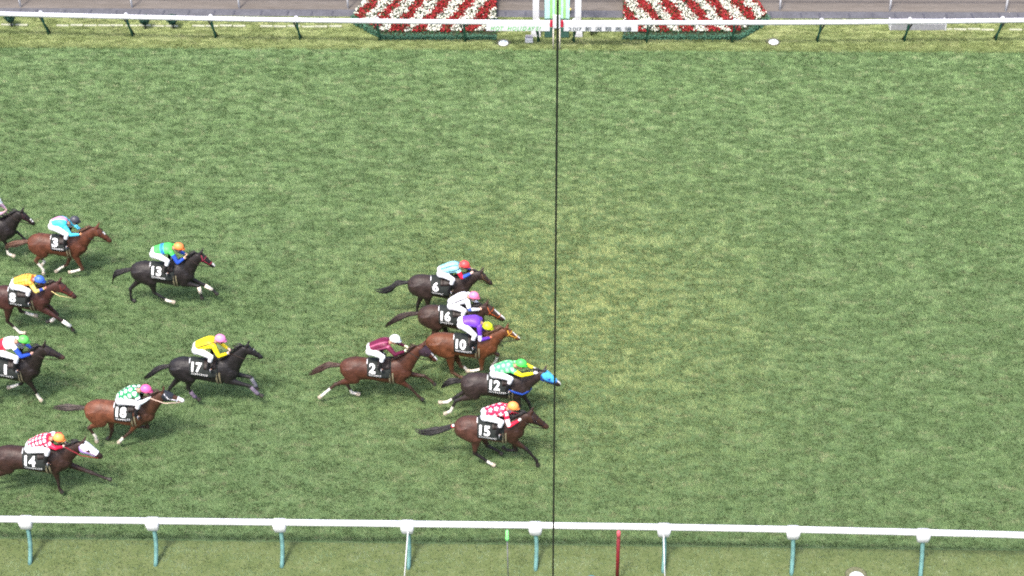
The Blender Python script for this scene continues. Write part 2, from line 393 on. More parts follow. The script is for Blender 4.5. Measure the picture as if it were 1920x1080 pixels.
# ---- flower beds
def leafquad(rg, p, s, mbv, mbf):
    a = rg.normal(size=3); a /= np.linalg.norm(a); b = np.cross(a, rg.normal(size=3)); b /= np.linalg.norm(b)
    k = len(mbv); mbv += [p-a*s, p-b*s*.6, p+a*s, p+b*s*.6]; mbf.append((k, k+1, k+2, k+3))
M_soil = mat('dark bed soil', (.035, .045, .022), .9, .3); M_hedge = mat('low dark green edging plants', (.065, .170, .105), .7, .3, 20)
M_rf = mat('red salvia flower', (.30, .016, .020), .6, .4, 25); M_wf = mat('white begonia flower', (.70, .70, .60), .6, .2, 25)
M_leaf = mat('bed leaves', (.05, .12, .04), .65, .3, 20)
def bed(pxs, slant, name, label, seed):
    """pxs: outline of the bed on the ground in order; flowers in diagonal stripes"""
    rg = np.random.default_rng(seed); P = np.array([on_z(a, b, .0)[:2] for a, b in pxs]); c = P.mean(0)
    root = empty('flower_bed', (c[0], c[1], 0)); tag(root, label, 'flower bed', 'flower beds flanking the winning post')
    O = (c[0], c[1], 0)
    def inside(q, R):
        r = np.ones(len(q), bool)
        for i in range(len(R)):
            a, b = R[i], R[(i+1) % len(R)]; r &= ((b[0]-a[0])*(q[:, 1]-a[1])-(b[1]-a[1])*(q[:, 0]-a[0])) > 0
        return r
    y0 = P[:, 1].min(); zf = lambda y: .16+.10*(y-y0)        # the bed is banked up towards the back
    mb = MB(); mb.loft([[(p[0], p[1], -.02) for p in P], [(p[0], p[1], zf(p[1])-.06) for p in P]]); mb.build('soil', M_soil, root, O, smooth=False)
    n = 26000; q = np.stack([rg.uniform(P[:, 0].min(), P[:, 0].max(), n), rg.uniform(P[:, 1].min(), P[:, 1].max(), n)], -1)
    q = q[inside(q, P)]
    core = inside(q-np.array([0, .20]), P) | (q[:, 1] > c[1]+.1)
    V = {k: ([], []) for k in 'rwlh'}
    for (x, y), inn in zip(q, core):
        z = zf(y)
        ph = ((x-c[0])-slant*.42*(y-y0)+rg.normal()*.05+.22*(vnoise(np.array([x*4.]), np.array([y*4.]), seed+2)[0]-.5))/.86
        if not inn:
            if rg.random() < .9: leafquad(rg, np.array((x, y, rg.uniform(.0, z))), .035, *V['h'])
            continue
        r = rg.random(); clump = vnoise(np.array([x*5.0]), np.array([y*5.0]), seed)[0]
        k = 'r' if (ph % 1) < .57 else 'w'
        if r < .22: leafquad(rg, np.array((x, y, z+rg.uniform(-.06, .03))), .040, *V['l'])
        elif r < .75: leafquad(rg, np.array((x, y, z+.02+.10*clump*rg.random()+(.03 if k == 'w' else 0))), .046 if k == 'r' else .043, *V[k])
    # trailing edging plants on the face of the bank
    for i in range(len(P)):
        a, b = P[i], P[(i+1) % len(P)]; L = np.linalg.norm(b-a)
        if (a[1]+b[1])/2 > c[1]-.15: continue
        for j in range(int(L*420)):
            t = rg.random(); p = a+(b-a)*t; leafquad(rg, np.array((p[0]+rg.normal()*.03, p[1]+rg.normal()*.03, rg.uniform(0, zf(p[1])))), .035, *V['h'])
    for k, nm, m in (('r', 'red_flowers', M_rf), ('w', 'white_flowers', M_wf), ('l', 'leaves', M_leaf), ('h', 'edging_plants', M_hedge)):
        o = link(nm, mesh(np.array(V[k][0])-np.array(O), V[k][1], m, False, name=nm), root); o['kind'] = 'stuff'
    return root
bed([(716, 74), (930, 74), (932, -42), (742, -42), (682, 20), (660, 44)], 1, 'flower_bed', 'red and white striped flower bed with stripes rising to the right', 21)
bed([(1168, 74), (1388, 74), (1440, 44), (1420, 20), (1352, -42), (1168, -42)], -1, 'flower_bed', 'red and white striped flower bed with stripes rising to the left', 22)

# ---- clipped dark shrubs by the far rail
M_shr = mat('dark shrub leaf', (.018, .065, .042), .7, .4, 18)
def shrub(px, py, label, r=.20):
    p = on_z(px, py); rg = np.random.default_rng(int(px)); root = empty('shrub', (p[0], p[1], 0)); tag(root, label, 'shrub', 'small dark shrubs behind the far rail')
    mb = MB(); mb.tube([(0, 0, -.03), (.01, 0, .2), (0, 0, .3)], [.03, .022, .02], 8, side=(1, 0, 0)); mb.build('stem', M_strut, root)
    v, f = [], []
    for i in range(900):
        d = rg.normal(size=3); d /= np.linalg.norm(d); q = d*r*rg.random()**.4; q[2] = q[2]*1.0; k = .62+.5*(q[2]/r+1)/2
        leafquad(rg, np.array((q[0]*k*1.1, q[1]*k*1.1, q[2]+.36)), .035, v, f)
    o = link('crown', mesh(v, f, M_shr, False, name='crown'), root)
shrub(22, 50, 'small dark green shrub at the left end of the far verge')
shrub(273, 54, 'dark green shrub, left one of the close pair behind the far rail')
shrub(325, 54, 'dark green shrub, right one of the close pair behind the far rail')
shrub(928, 60, 'dark green shrub beside the right end of the left flower bed', .17)
shrub(1109, 66, 'low dark grey green shrub right of the winning post', .13)

# ---- sprinkler heads in the verge, a marker box and a grey trough
M_dish = mat('white sprinkler cover', (.78, .80, .76), .45, .06); M_hole = mat('bare earth ring', (.13, .13, .075), .95, .3, 12)
def sprinkler(px, py, label, ry=.15):
    p = on_z(px, py); root = empty('sprinkler', (p[0], p[1], 0)); tag(root, label, 'sprinkler', 'white sprinkler covers in the verges')
    n = 28; mb = MB(); rings = []
    for r, z in ((.255, .004), (.235, .020), (.215, .018), (.19, .012)):
        rings.append([(r*math.cos(q)*(1+.05*math.sin(3*q)), r*math.sin(q)*1.15+.05, z) for q in [2*math.pi*k/n for k in range(n)]])
    mb.loft(rings); mb.build('earth_ring', M_hole, root)
    mb = MB(); rings = []
    for r, z in ((.17, .02), (.175, .05), (.155, .075), (.09, .090), (.03, .094)):
        rings.append([(r*math.cos(q), r*math.sin(q)*1.0-.03, z) for q in [2*math.pi*k/n for k in range(n)]])
    mb.loft(rings); mb.build('cover', M_dish, root)
sprinkler(944, 82, 'round white sprinkler cover by the left flower bed')
sprinkler(1450, 80, 'round white sprinkler cover right of the right flower bed')
sprinkler(1606, 1083, 'round white sprinkler cover in the grass below the near rail')
p = on_z(992, 79); root = empty('marker_box', (p[0], p[1], 0)); tag(root, 'small white marker box on the grass left of the winning post', 'box')
mb = MB(); mb.box(-.14, .14, -.06, .10, -.01, .17, bev=.015); mb.build('case', M_white, root, smooth=False)
mb = MB(); mb.box(-.13, .13, -.03, .19, .172, .19, bev=.004); mb.build('lid', mat('grey lid', (.25, .24, .26), .6), root, smooth=False)
p = on_z(1069, 25); root = empty('marker_lamp', (p[0], p[1], 0)); tag(root, 'small yellow marker on a stem right of the striped panel', 'marker')
mb = MB(); mb.tube([(0, 0, -.02), (0, 0, .12)], [.02]*2, 8, side=(1, 0, 0)); mb.build('stem', M_strut, root)
mb = MB(); mb.ball((0, 0, .16), .055, 10); mb.build('knob', mat('yellow knob', (.75, .6, .15), .5), root)
p = on_z(1719, 52); root = empty('trough', (p[0], p[1], 0)); tag(root, 'low grey metal trough behind the far rail at the right', 'trough')
M_gr = mat('galvanised grey', (.33, .33, .36), .45, .15, 8, metal=.3)
for nm, (a, b, c_, d) in (('side', (-.95, .95, -.20, -.17)), ('side', (-.95, .95, .17, .20)), ('end', (-.99, -.952, -.21, .21)), ('end', (.952, .99, -.21, .21))):
    mb = MB(); mb.box(a, b, c_, d, 0, .26 if nm == 'side' else .30, bev=.008); mb.build(nm, M_white if nm == 'end' else M_gr, root, smooth=False)
mb = MB(); mb.box(-.95, .95, -.168, .168, .02, .14); mb.build('tray', M_gr, root, smooth=False)

# ---- stakes, poles and props at the near rail
M_lime = mat('bright green stake head', (.22, .72, .22), .5, .1); M_gry = mat('grey rod', (.16, .16, .17), .5, .15)
b = on_z(953, 1092); root = empty('marker_stake', (b[0], b[1], 0)); tag(root, 'thin grey stake with a bright green head below the near rail', 'stake')
zt = on_y(951, 995, b[1])[2]
mb = MB(); mb.tube([(0, 0, -.05), (-.01, 0, zt-.26)], [.013]*2, 8, side=(1, 0, 0)); mb.build('rod', M_gry, root)
mb = MB(); mb.tube([(-.01, 0, zt-.30), (-.01, 0, zt-.22), (-.01, 0, zt-.2), (-.01, 0, zt)], [.045, .045, .034, .034], 10, side=(1, 0, 0)); mb.build('stake_head', M_lime, root)
b = on_z(1157, 1094); root = empty('marker_post', (b[0], b[1], 0)); tag(root, 'dark red marker post with pink top below the near rail', 'post')
zt = on_y(1155, 996, b[1])[2]
mb = MB(); mb.tube([(0, 0, -.05), (-.01, 0, zt-.2)], [.042]*2, 12, side=(1, 0, 0)); mb.build('shaft', mat('dark red paint', (.16, .012, .018), .5, .2), root)
mb = MB(); mb.tube([(-.01, 0, zt-.2), (-.01, 0, zt-.02), (-.01, 0, zt)], [.045, .045, .03], 12, side=(1, 0, 0)); mb.build('post_top', mat('pink red cap', (.60, .10, .13), .5, .1), root)
for px, pb, lab in ((765, 757, 'thin white prop leaning on the near rail left of the finish'), (1244, 1247, 'thin white prop leaning on the near rail right of the finish')):
    t = on_y(px, 996, NRY-.16); g = on_z(pb, 1096)
    mb = MB(); mb.tube([tuple(t), tuple((t+g)/2), (g[0], g[1], -.03)], [.013]*3, 8, side=(1, 0, 0)); o = mb.build('prop_rod', M_white, None, tuple((g[0], g[1], 0))); o.location = (g[0], g[1], 0)
    tag(o, lab, 'rod', 'white props at the near rail')
p = on_z(1109, 1090); mb = MB(); rings = []
for r, z in ((.12, -.01), (.125, .06), (.10, .11), (.05, .135)): rings.append([(r*math.cos(q), r*math.sin(q), z) for q in [2*math.pi*k/20 for k in range(20)]])
mb.loft(rings); o = mb.build('valve_cover', M_teal); o.location = (p[0], p[1], 0); tag(o, 'small teal valve cover in the grass at the bottom edge', 'cover')


# ================================================================== horses and riders
M_coat = mat('horse coat', (0, 0, 0), .50, .36, 7.0, .55, 13, attr=True, spec=.35)
M_hair = mat('mane and tail hair', (0, 0, 0), .5, .35, 30.0, attr=True, spec=.4)
M_silk = mat('racing silks', (0, 0, 0), .45, .10, 14.0, .35, 16, attr=True, spec=.35)
M_breech = mat('white breeches', (.74, .73, .76), .6, .08, 8.0, .25, 18)
M_boot = mat('black boot leather', (.014, .013, .015), .35, .2)
M_skin = mat('skin and gloves', (0, 0, 0), .55, .1, attr=True)
M_helm = mat('helmet cover', (0, 0, 0), .4, .06, attr=True, spec=.5)
M_cloth = mat('black saddle cloth', (.018, .022, .020), .75, .25, 10.0, .2, 30)
M_num = mat('white cloth print', (.80, .80, .80), .6, .06)
M_leather = mat('dark tack leather', (.022, .014, .012), .5, .2)
M_girth = mat('drab girth webbing', (.20, .175, .105), .7, .2)
M_steel = mat('stirrup steel', (.45, .45, .47), .3, .1, metal=.8)
M_eye = mat('dark eye', (.004, .003, .003), .1, 0)
M_goggle = mat('dark goggles', (.012, .012, .016), .15, 0, spec=.6)

BLACK, DKBAY = (.018, .016, .016), (.030, .020, .016)
#            u    top   bot   half width
TR = np.array([(0.00, 1.33, 1.06, .08), (.035, 1.42, .96, .16), (.09, 1.49, .89, .22), (.17, 1.535, .85, .265), (.25, 1.54, .86, .275),
               (.34, 1.515, .885, .262), (.44, 1.485, .885, .272), (.54, 1.465, .845, .282), (.63, 1.47, .80, .282), (.72, 1.505, .765, .268),
               (.79, 1.535, .765, .250), (.86, 1.53, .795, .225), (.93, 1.45, .86, .185), (.975, 1.36, .93, .13), (1.0, 1.27, 1.0, .07)])
def smoothstep(a, b, x): t = np.clip((x-a)/(b-a), 0, 1); return t*t*(3-2*t)

def capdist(V, a, b):
    d = b-a; t = np.clip(((V-a)@d)/max(d@d, 1e-9), 0, 1); return np.linalg.norm(V-(a+t[:, None]*d), axis=1), t

def cell_pattern(kind, s, q, A, B, n):
    """colour of the silks at distance s along the back and q round the body (metres)"""
    c = np.tile(np.array(A), (n, 1)); B = np.array(B)
    if kind == 'spots':
        d = .135; r = np.floor(q/d); ss = s+(r % 2)*d/2; k = np.hypot((ss % d)-d/2, (q % d)-d/2) < .045; c[k] = B
    elif kind == 'stars':
        d = .155; r = np.floor(q/d); ss = s+(r % 2)*d/2; a = (ss % d)-d/2; b = (q % d)-d/2
        th = np.arctan2(b, a); k = np.hypot(a, b) < .040+.020*np.cos(5*th); c[k] = B
    elif kind == 'checks':
        d = .085; k = ((s % d) < .022) | ((q % d) < .022); c[k] = B
    elif kind == 'diamonds':
        d = .135; a = (s+q) % d; b = (s-q) % d; k = (a < d*.30) | (b < d*.30); c[k] = B
    elif kind == 'blocks':
        d = .105; k = ((s % d) < .046) | (((q+.02) % d) < .040); c[k] = B
    elif kind == 'stripes':
        k = (np.abs((np.abs(q)-.09) % .12) < .028); c[k] = B
    elif kind == 'pin':
        k = np.abs(np.abs(q)-.17) < .016; c[k] = B
    elif kind == 'yoke': c[s > .34] = B
    elif kind == 'band': c[(s > .21) & (s < .31)] = B
    elif kind == 'back': c[np.abs(q) < .055] = B
    return c

def make_horse(key, h):
    x0, y0, sc = REG[key]; P = lambda q: (x0+q[0]/sc, y0+q[1]/sc)
    zc = h.get('zc', 1.60); yh = on_z(*P(h['cr']), zc)[1]; dz = zc-1.60
    at = lambda q, Y=0.0: on_y(*P(q), yh+Y)
    B, Cc = at(h['B']), at(h['C']); bx, L = B[0], Cc[0]-B[0]
    slope = h.get('slope', 0.0)
    tz = lambda u, col: np.interp(u, TR[:, 0], TR[:, col])+dz+slope*(u-.2)
    hwf = lambda u: np.interp(u, TR[:, 0], TR[:, 3])
    O = np.array((bx+.55*L, yh, 0.0))
    root = empty('horse', tuple(O)); tag(root, h['label'], 'horse', 'race horses galloping on the turf')
    def S(u, phi, off=0.0):
        """surface of the barrel: phi 0 spine, 90 near flank, -90 far flank"""
        t, b = tz(u, 1), tz(u, 2); hh = (t-b)/2+off; hw = hwf(u)+off
        return np.array((bx+u*L, yh-hw*math.sin(phi), (t+b)/2+hh*math.cos(phi)))
    # ---------------- body
    mb = MB(); bones = []
    us = np.concatenate([np.linspace(0, .1, 5), np.linspace(.14, .92, 16), np.linspace(.95, 1, 4)])
    mb.loft([[S(u, 2*math.pi*k/22) for k in range(22)] for u in us])
    bones.append((S(.1, 0)*.5+S(.1, math.pi)*.5, S(.88, 0)*.5+S(.88, math.pi)*.5, 'trunk', .30))
    poll, muz = at(h['poll']), at(h['muz'])
    ax = muz-poll; HL = np.linalg.norm(ax); ax /= HL; nn = np.array((-ax[2], 0, ax[0])); nn = nn if nn[2] > 0 else -nn
    k = min(1.1, HL/.60)
    HS = [(-.06, .075, .060, -.07), (.02, .115, .085, -.075), (.14, .145, .100, -.095), (.28, .148, .100, -.10), (.42, .115, .088, -.075),
          (.58, .090, .070, -.06), (.74, .076, .060, -.05), (.88, .076, .062, -.05), (.97, .060, .052, -.045), (1.01, .03, .03, -.04)]
    hc = lambda t: poll+ax*HL*t+nn*np.interp(t, [a[0] for a in HS], [a[3] for a in HS])*k
    def hring(t, g=0.0, n=16):
        a = np.interp(t, [q[0] for q in HS], [q[1] for q in HS])*k+g; b = np.interp(t, [q[0] for q in HS], [q[2] for q in HS])*k+g
        return [hc(t)+nn*a*math.cos(q)+np.array((0, 1, 0))*b*math.sin(q) for q in [2*math.pi*j/n for j in range(n)]]
    mb.loft([hring(a[0]) for a in HS])
    bones.append((hc(0), hc(1), 'head', .08))
    for s in (-1, 1):                                              # ears
        e0 = hc(.0)+nn*.10*k+np.array((0, s*.05, 0)); e1 = e0+nn*.13-ax*.05+np.array((0, s*.03, 0))
        mb.tube([e0-nn*.03, e0+(e1-e0)*.45, e1], [(.032, .028), (.034, .022), (.010, .010)], 8); bones.append((e0, e1, 'ear', .02))
    nb = S(.86, 0)*.55+S(.86, math.pi)*.45; nb[0] -= .02
    pe = hc(.06)-nn*.0; nv = pe-nb; mid = nb+nv*.5+np.array((0, 0, .015))
    mb.tube([nb-nv*.18, nb, nb+nv*.22+np.array((0, 0, .0)), mid, nb+nv*.78+np.array((0, 0, .012)), pe],
            [(.33, .19), (.315, .185), (.265, .155), (.205, .122), (.160, .098), (.125, .085)], 18)
    bones.append((nb, pe, 'neck', .18))
    cb = S(.93, 0)*.42+S(.93, math.pi)*.58
    mb.ball(cb, (.17, .19, .20), 14); bones.append((cb, cb+.001, 'trunk', .18))
    ankle = {}
    for leg, Y in (('fn', -.135), ('ff', .135), ('hn', -.155), ('hf', .155)):
        J = [at(q, Y*.95) for q in h[leg]]; s = np.sign(Y)
        for q in J: q[2] = max(q[2], .035)
        if leg[0] == 'f':
            top = np.array((bx+.87*L, yh+Y*1.05, 1.14+dz)); el = np.array((bx+.79*L, yh+Y*1.1, .93+dz)); el[0] += np.clip(.22*(J[0][0]-el[0]), -.09, .10)
            mb.tube([top+np.array((.02, 0, .12)), top, el], [(.13, .07), (.185, .095), (.135, .085)], 12); mb.ball(el, (.125, .085, .125), 10)
            d = J[0]-el; mb.tube([el, el+d*.35, el+d*.75, J[0]], [(.120, .080), (.088, .066), (.056, .050), (.052, .048)], 12)
            bones.append((top, el, 'trunk', .12)); bones.append((el, J[0], leg+'U', .07)); jr, c0, c1 = .056, .042, .037
        else:
            top = np.array((bx+.15*L, yh+Y*.95, 1.26+dz)); st = np.array((bx+.25*L, yh+Y*1.15, .99+dz)); st[0] += np.clip(.30*(J[0][0]-(bx+.06*L)), -.10, .16)
            mb.tube([top+np.array((-.03, 0, .10)), top, top*.45+st*.55, st], [(.19, .10), (.25, .125), (.235, .13), (.165, .115)], 14); mb.ball(st, (.155, .11, .16), 10)
            d = J[0]-st; mb.tube([st, st+d*.3, st+d*.7, J[0]], [(.150, .100), (.118, .080), (.072, .055), (.054, .047)], 12)
            bones.append((top, st, 'trunk', .16)); bones.append((st, J[0], leg+'U', .08)); jr, c0, c1 = .060, .045, .039
        mb.ball(J[0], jr, 10); d = J[1]-J[0]
        mb.tube([J[0], J[0]+d*.25, J[0]+d*.7, J[1]], [c0*1.12, c0, c1, c1*1.05], 10); mb.ball(J[1], .047, 10)
        bones.append((J[0], J[1], leg+'C', .04))
        d = J[2]-J[1]; hl = np.linalg.norm(d); d = d/max(hl, 1e-6); hl = max(hl, .17); tip = J[1]+d*hl
        if tip[2] < .03: tip[2] = .03
        m1 = J[1]+(tip-J[1])*.52
        mb.tube([J[1], m1], [.040, .042], 10); bones.append((J[1], m1, leg+'P', .04))
        mb.tube([m1-d*.01, m1+(tip-m1)*.4, tip], [.046, .056, .062], 12); bones.append((m1+(tip-m1)*.15, tip, leg+'H', .05))
        ankle[leg] = (J[0], J[1], m1)
    me = mb.fuse(.019, 3)
    # ---------------- coat colours follow the anatomy
    V = mverts(me); D = np.stack([capdist(V, a, b)[0]-r for a, b, nm, r in bones], -1); T = np.stack([capdist(V, a, b)[1] for a, b, nm, r in bones], -1)
    ix = D.argmin(1); tt = T[np.arange(len(V)), ix]; nms = np.array([b[2] for b in bones])[ix]
    coat = np.array(lin(h['coat']))*.72; pts = np.array(h.get('points', coat)); col = np.tile(coat, (len(V), 1))
    sh = fbm(V[:, 0]*4, V[:, 2]*4, 3)[:, None]; col = col*(.86+.28*sh)
    if h.get('fore'):                                              # darker neck and shoulders on some bays
        fw_ = (np.maximum(np.isin(nms, ('neck', 'head', 'ear'))*1.0, smoothstep(.58, .86, (V[:, 0]-bx)/L)))[:, None]; col = col*(1-fw_)+np.array(lin(h['fore']))*.72*fw_
    mz = np.array(h.get('muzzle', np.minimum(coat*.55, .05)))
    hd = nms == 'head'; w_ = (smoothstep(.72, .95, tt)*hd)[:, None]; col = col*(1-w_)+mz*w_
    for leg in ('fn', 'ff', 'hn', 'hf'):
        u_ = (smoothstep(.55, 1, tt)*(nms == leg+'U'))[:, None]; col = col*(1-u_)+pts*u_
        k_ = np.isin(nms, (leg+'C', leg+'P')); col[k_] = pts
        col[nms == leg+'H'] = (.030, .026, .022)
        sk = h.get('socks', {}).get(leg)
        if sk is not None:
            k_ = ((nms == leg+'C') & (tt > 1-sk*(.9+.2*sh[:, 0]))) | (nms == leg+'P'); col[k_] = (.72, .68, .60); col[nms == leg+'H'] = (.42, .36, .28)
    bl = h.get('blaze')
    if bl:
        rel = V-poll; t_ = (rel@ax)/HL; nd = rel@nn; k_ = hd & (t_ > bl[0]) & (t_ < bl[1]) & (np.abs(V[:, 1]-yh-.0) < bl[2]) & (nd > np.interp(t_, [a[0] for a in HS], [a[3] for a in HS])*k+.02)
        col[k_] = (.80, .78, .74)
    put_mesh('body', me, M_coat, root, O, col)
    # ---------------- mane, tail
    hair = np.array(h.get('hair', BLACK)); rg = np.random.default_rng(len(key)*7+ord(key[0]))
    mv = MB()
    for i in range(70):
        t = rg.random()**.9; base = nb+(pe-nb)*(.10+.92*t); up_ = np.array((-nv[2], 0, nv[0])); up_ /= np.linalg.norm(up_)
        base = base+up_*np.interp(t, [0, .25, .5, .8, 1], [.27, .225, .175, .135, .12]); ln = rg.uniform(.10, .20); sd_ = -1 if rg.random() < .6 else 1
        p1 = base+np.array((-.05-.06*rg.random(), sd_*.035, .035)); p2 = p1+np.array((-ln*.7, sd_*(.05+.03*rg.random()), -ln*.25*rg.random()-.02))
        mv.tube([base-up_*.03, p1, p2], [.018, .014, .003], 5, tuple(hair*(.7+.7*rg.random())))
    mv.build('mane', M_hair, root, O, cols=True)
    tp = np.array([at(q) for q in h['tail']]); tp = np.vstack([S(.03, 0)*.75+S(.03, math.pi)*.25+np.array((.04, 0, 0)), tp[1:]])
    tl = np.concatenate([[0], np.cumsum(np.linalg.norm(np.diff(tp, axis=0), axis=1))]); tl /= tl[-1]
    thair = np.array(h.get('tailc', hair)); mv = MB(); fat = h.get('fat', 1.0)
    mv.tube([np.array([np.interp(t, tl, tp[:, j]) for j in range(3)]) for t in (0, .15, .3, .45)], [.055, .05, .04, .02], 10, tuple(thair))
    for i in range(110):
        a = rg.random()*6.283; q = rg.random()**.5; t0 = rg.uniform(0, .35); t1 = rg.uniform(.55, 1.06); pts_ = []
        for t in np.linspace(t0, t1, 6):
            c_ = np.array([np.interp(t, tl, tp[:, j]) for j in range(3)]); R_ = fat*np.interp(t, [0, .2, .6, .85, 1.05], [.028, .055, .095, .075, .03])*q
            if t > 1: c_ += (tp[-1]-tp[-2])/np.linalg.norm(tp[-1]-tp[-2])*(t-1)*.4
            pts_.append(c_+np.array((0, math.cos(a)*R_, math.sin(a)*R_))+rg.normal(size=3)*.006)
        mv.tube(pts_, [.008, .012, .012, .010, .007, .002], 4, tuple(thair*(.6+.8*rg.random())))
    to = mv.build('tail', M_hair, root, O, cols=True)
    if h.get('ribbon'):
        c_ = np.array([np.interp(.12, tl, tp[:, j]) for j in range(3)]); r2 = MB(); r2.ball(c_+np.array((0, -.04, .035)), .05, 10); r2.build('ribbon', mat('red ribbon', (.6, .03, .04), .5), root, O)
        r2 = MB(); r2.ball(c_+np.array((.01, -.06, .07)), .038, 8); r2.build('ribbon', M_num, root, O)
    for s in (-1, 1):                                              # eyes
        e = hc(.33)+nn*.055*k+np.array((0, s*.088*k, 0)); eb = MB(); eb.ball(e, .022, 8); eb.build('eye', M_eye, root, O)
    # ---------------- bridle, hood, reins
    tackc = mat('tack '+h.get('tack', '1a1210'), lin(h.get('tack', '1a1210')), .5, .15)
    br = MB()
    for t, w_ in ((.70, .022), (.30, .018)): br.loft([hring(t-w_, .009), hring(t+w_, .009)], cap=False)
    for s in (-1, 1): br.tube([hc(.72)+np.array((0, s*.068*k, .0)), hc(.5)+np.array((0, s*.086*k, .01)), hc(.3)+nn*.03+np.array((0, s*.108*k, 0)), hc(.06)+nn*.09*k+np.array((0, s*.075*k, 0))], [.012]*4, 6)
    br.build('bridle', tackc, root, O)
    if h.get('hood'):
        hb = MB(); t0, t1, ca, cb_ = h['hood']; ca, cb_ = lin(ca), lin(cb_)
        ts = np.linspace(t0, t1, 9); hb.loft([hring(t, .014, 24) for t in ts], cap=False)
        hv = np.array(hb.v); cc = np.tile(np.array(ca), (len(hv), 1)); low = ((hv-poll)@nn) < np.interp(((hv-poll)@ax)/HL, [a[0] for a in HS], [a[3] for a in HS])*k-(.0 if key == '14' else .02)
        cc[low] = cb_; hb.c = [tuple(q) for q in cc]; ho = hb.build('hood', M_silk, root, O, cols=True)
        for s in (-1, 1):
            eb = MB(); e = hc(.36)+nn*.05*k+np.array((0, s*.100*k, 0)); eb.ball(e, (.036, .016, .034), 10); eb.build('eye_cup', mat('eye cup '+h['hood'][3], lin(h['hood'][3]), .5) if key != '14' else M_leather, ho, O)
    hand = at(h['hand'], -.08)
    reinm = mat('rein '+h.get('rein', '241a14'), lin(h.get('rein', '241a14')), .6, .15)
    for s in (-1, 1):
        a = hc(.84)+np.array((0, s*.07*k, -.02)); b = np.array((hand[0], yh+s*.07, hand[2])); m_ = (a+b)/2+np.array((0, s*.06, -.05))
        r2 = MB(); r2.tube([a, a*.6+b*.4+np.array((0, s*.05, -.04)), m_, b], [.011]*4, 6); r2.build('rein', reinm, root, O)
    # ---------------- saddle cloth, number, girth, saddle
    npx = np.array(P(h['num'])); best = None
    un = (on_y(npx[0], npx[1], yh-.25)[0]-bx)/L
    for ph in np.linspace(.35, 2.1, 60):
        e = abs(to_px(S(un, ph, .015))[1]-npx[1])
        if best is None or e < best[0]: best = (e, ph)
    phn = float(np.clip(best[1], .75, 1.55))
    body = h['n']; me = text_mesh(body, .036); v = mverts(me)
    nhgt = .270; wid = (.165 if len(body) == 1 else .265)*1.0
    mn, mx = v.min(0), v.max(0)
    bmn = bmesh.new(); bmn.from_mesh(me)
    for z in np.linspace(mn[1]+.03, mx[1]-.03, 9):
        bmesh.ops.bisect_plane(bmn, geom=bmn.verts[:]+bmn.edges[:]+bmn.faces[:], plane_co=(0, z, 0), plane_no=(0, 1, 0))
    bmn.to_mesh(me); bmn.free(); v = mverts(me)
    ctx, cty = (mn[0]+mx[0])/2, (mn[1]+mx[1])/2; sx, sy = wid/(mx[0]-mn[0]), nhgt/(mx[1]-mn[1])
    rad = .325
    def wrap(tx, ty, off): return S(un+tx/L, phn-ty/rad, off)
    v2 = np.array([wrap((p[0]-ctx)*sx+(p[1]-cty)*sy*.04, (p[1]-cty)*sy, .029) for p in v])
    u0, u1 = un-wid/2/L-.03, min(.735, un+.30)
    pb = min(2.05, phn+nhgt/2/rad+.36)
    cl = MB(); NU, NP = 10, 30; rg2 = np.random.default_rng(5)
    for lay, off in ((0, .017), ):
        g = [[S(u, p, off+.004*math.sin(u*60+p*3)) for p in np.linspace(-pb, pb, NP)] for u in np.linspace(u0, u1, NU)]
        cl.loft(g, cap=False, closed=False)
    co = cl.build('saddle_cloth', M_cloth, root, O)
    sol = co.modifiers.new('thickness', 'SOLIDIFY'); sol.thickness = .006; sol.offset = 0
    me.vertices.foreach_set('co', (v2-O).astype(np.float32).ravel()); me.materials.append(M_num); me.update(); link('number', me, co)
    nmk = MB(); ty = -nhgt/2-.055; tx = -wid/2-.01; rgk = np.random.default_rng(int(body)+3)
    while tx < wid/2+.10*rgk.random()+.05:                         # the name below the number: tiny printed strokes
        w_ = .030+.012*rgk.random()
        for a, b, c_, d in ((0, w_, .014, .022), (0, w_*.9, -.020, -.012), (w_*.35, w_*.55, -.02, .02)) if rgk.random() < .6 else ((0, w_, .012, .02), (w_*.6, w_*.85, -.022, .016), (0, w_*.35, -.01, .008)):
            q = [wrap(tx+a, ty+c_, .027), wrap(tx+b, ty+c_, .027), wrap(tx+b, ty+d, .027), wrap(tx+a, ty+d, .027)]; nmk.add(q, [(0, 1, 2, 3)])
        tx += w_+.012
    nmk.build('name_print', M_num, co, O, smooth=False)
    tr = MB(); tr.tube([S(u0, p, .026) for p in np.linspace(.02, .55, 6)], [.012]*6, 6); tr.build('piping', M_num, co, O)
    gr = MB()
    for uu in (.70, .745): gr.loft([[S(u, p, .020) for p in np.linspace(1.25, 2*math.pi-1.25, 20)] for u in (uu, uu+.022)], cap=False, closed=False)
    gr.build('girth', M_girth, root, O)
    sd_ = MB(); us_ = np.linspace(un+wid/2/L+.035, max(.72, un+wid/2/L+.12), 6)
    sd_.loft([[S(u, p, .045+(.03 if i == 0 else 0.0)) for p in np.linspace(-.9, .9, 12)] for i, u in enumerate(us_)], cap=False, closed=False)
    so = sd_.build('saddle', M_leather, root, O); q = so.modifiers.new('thickness', 'SOLIDIFY'); q.thickness = .02
    if h.get('collar'):
        cm_ = mat('collar '+h['collar'], lin(h['collar']), .5, .1); cl2 = MB()
        for s in (-1, 1):
            pth = [S(.70, s*1.25, .03), S(.80, s*1.5, .045), S(.90, s*1.75, .06), cb+np.array((.10, -s*.14, -.02)), cb+np.array((.185, 0, -.02))]
            cl2.tube(pth, [(.032, .012)]*5, 8, side=(0, -s*.6, .0))
        cl2.build('breast_collar', cm_, root, O)
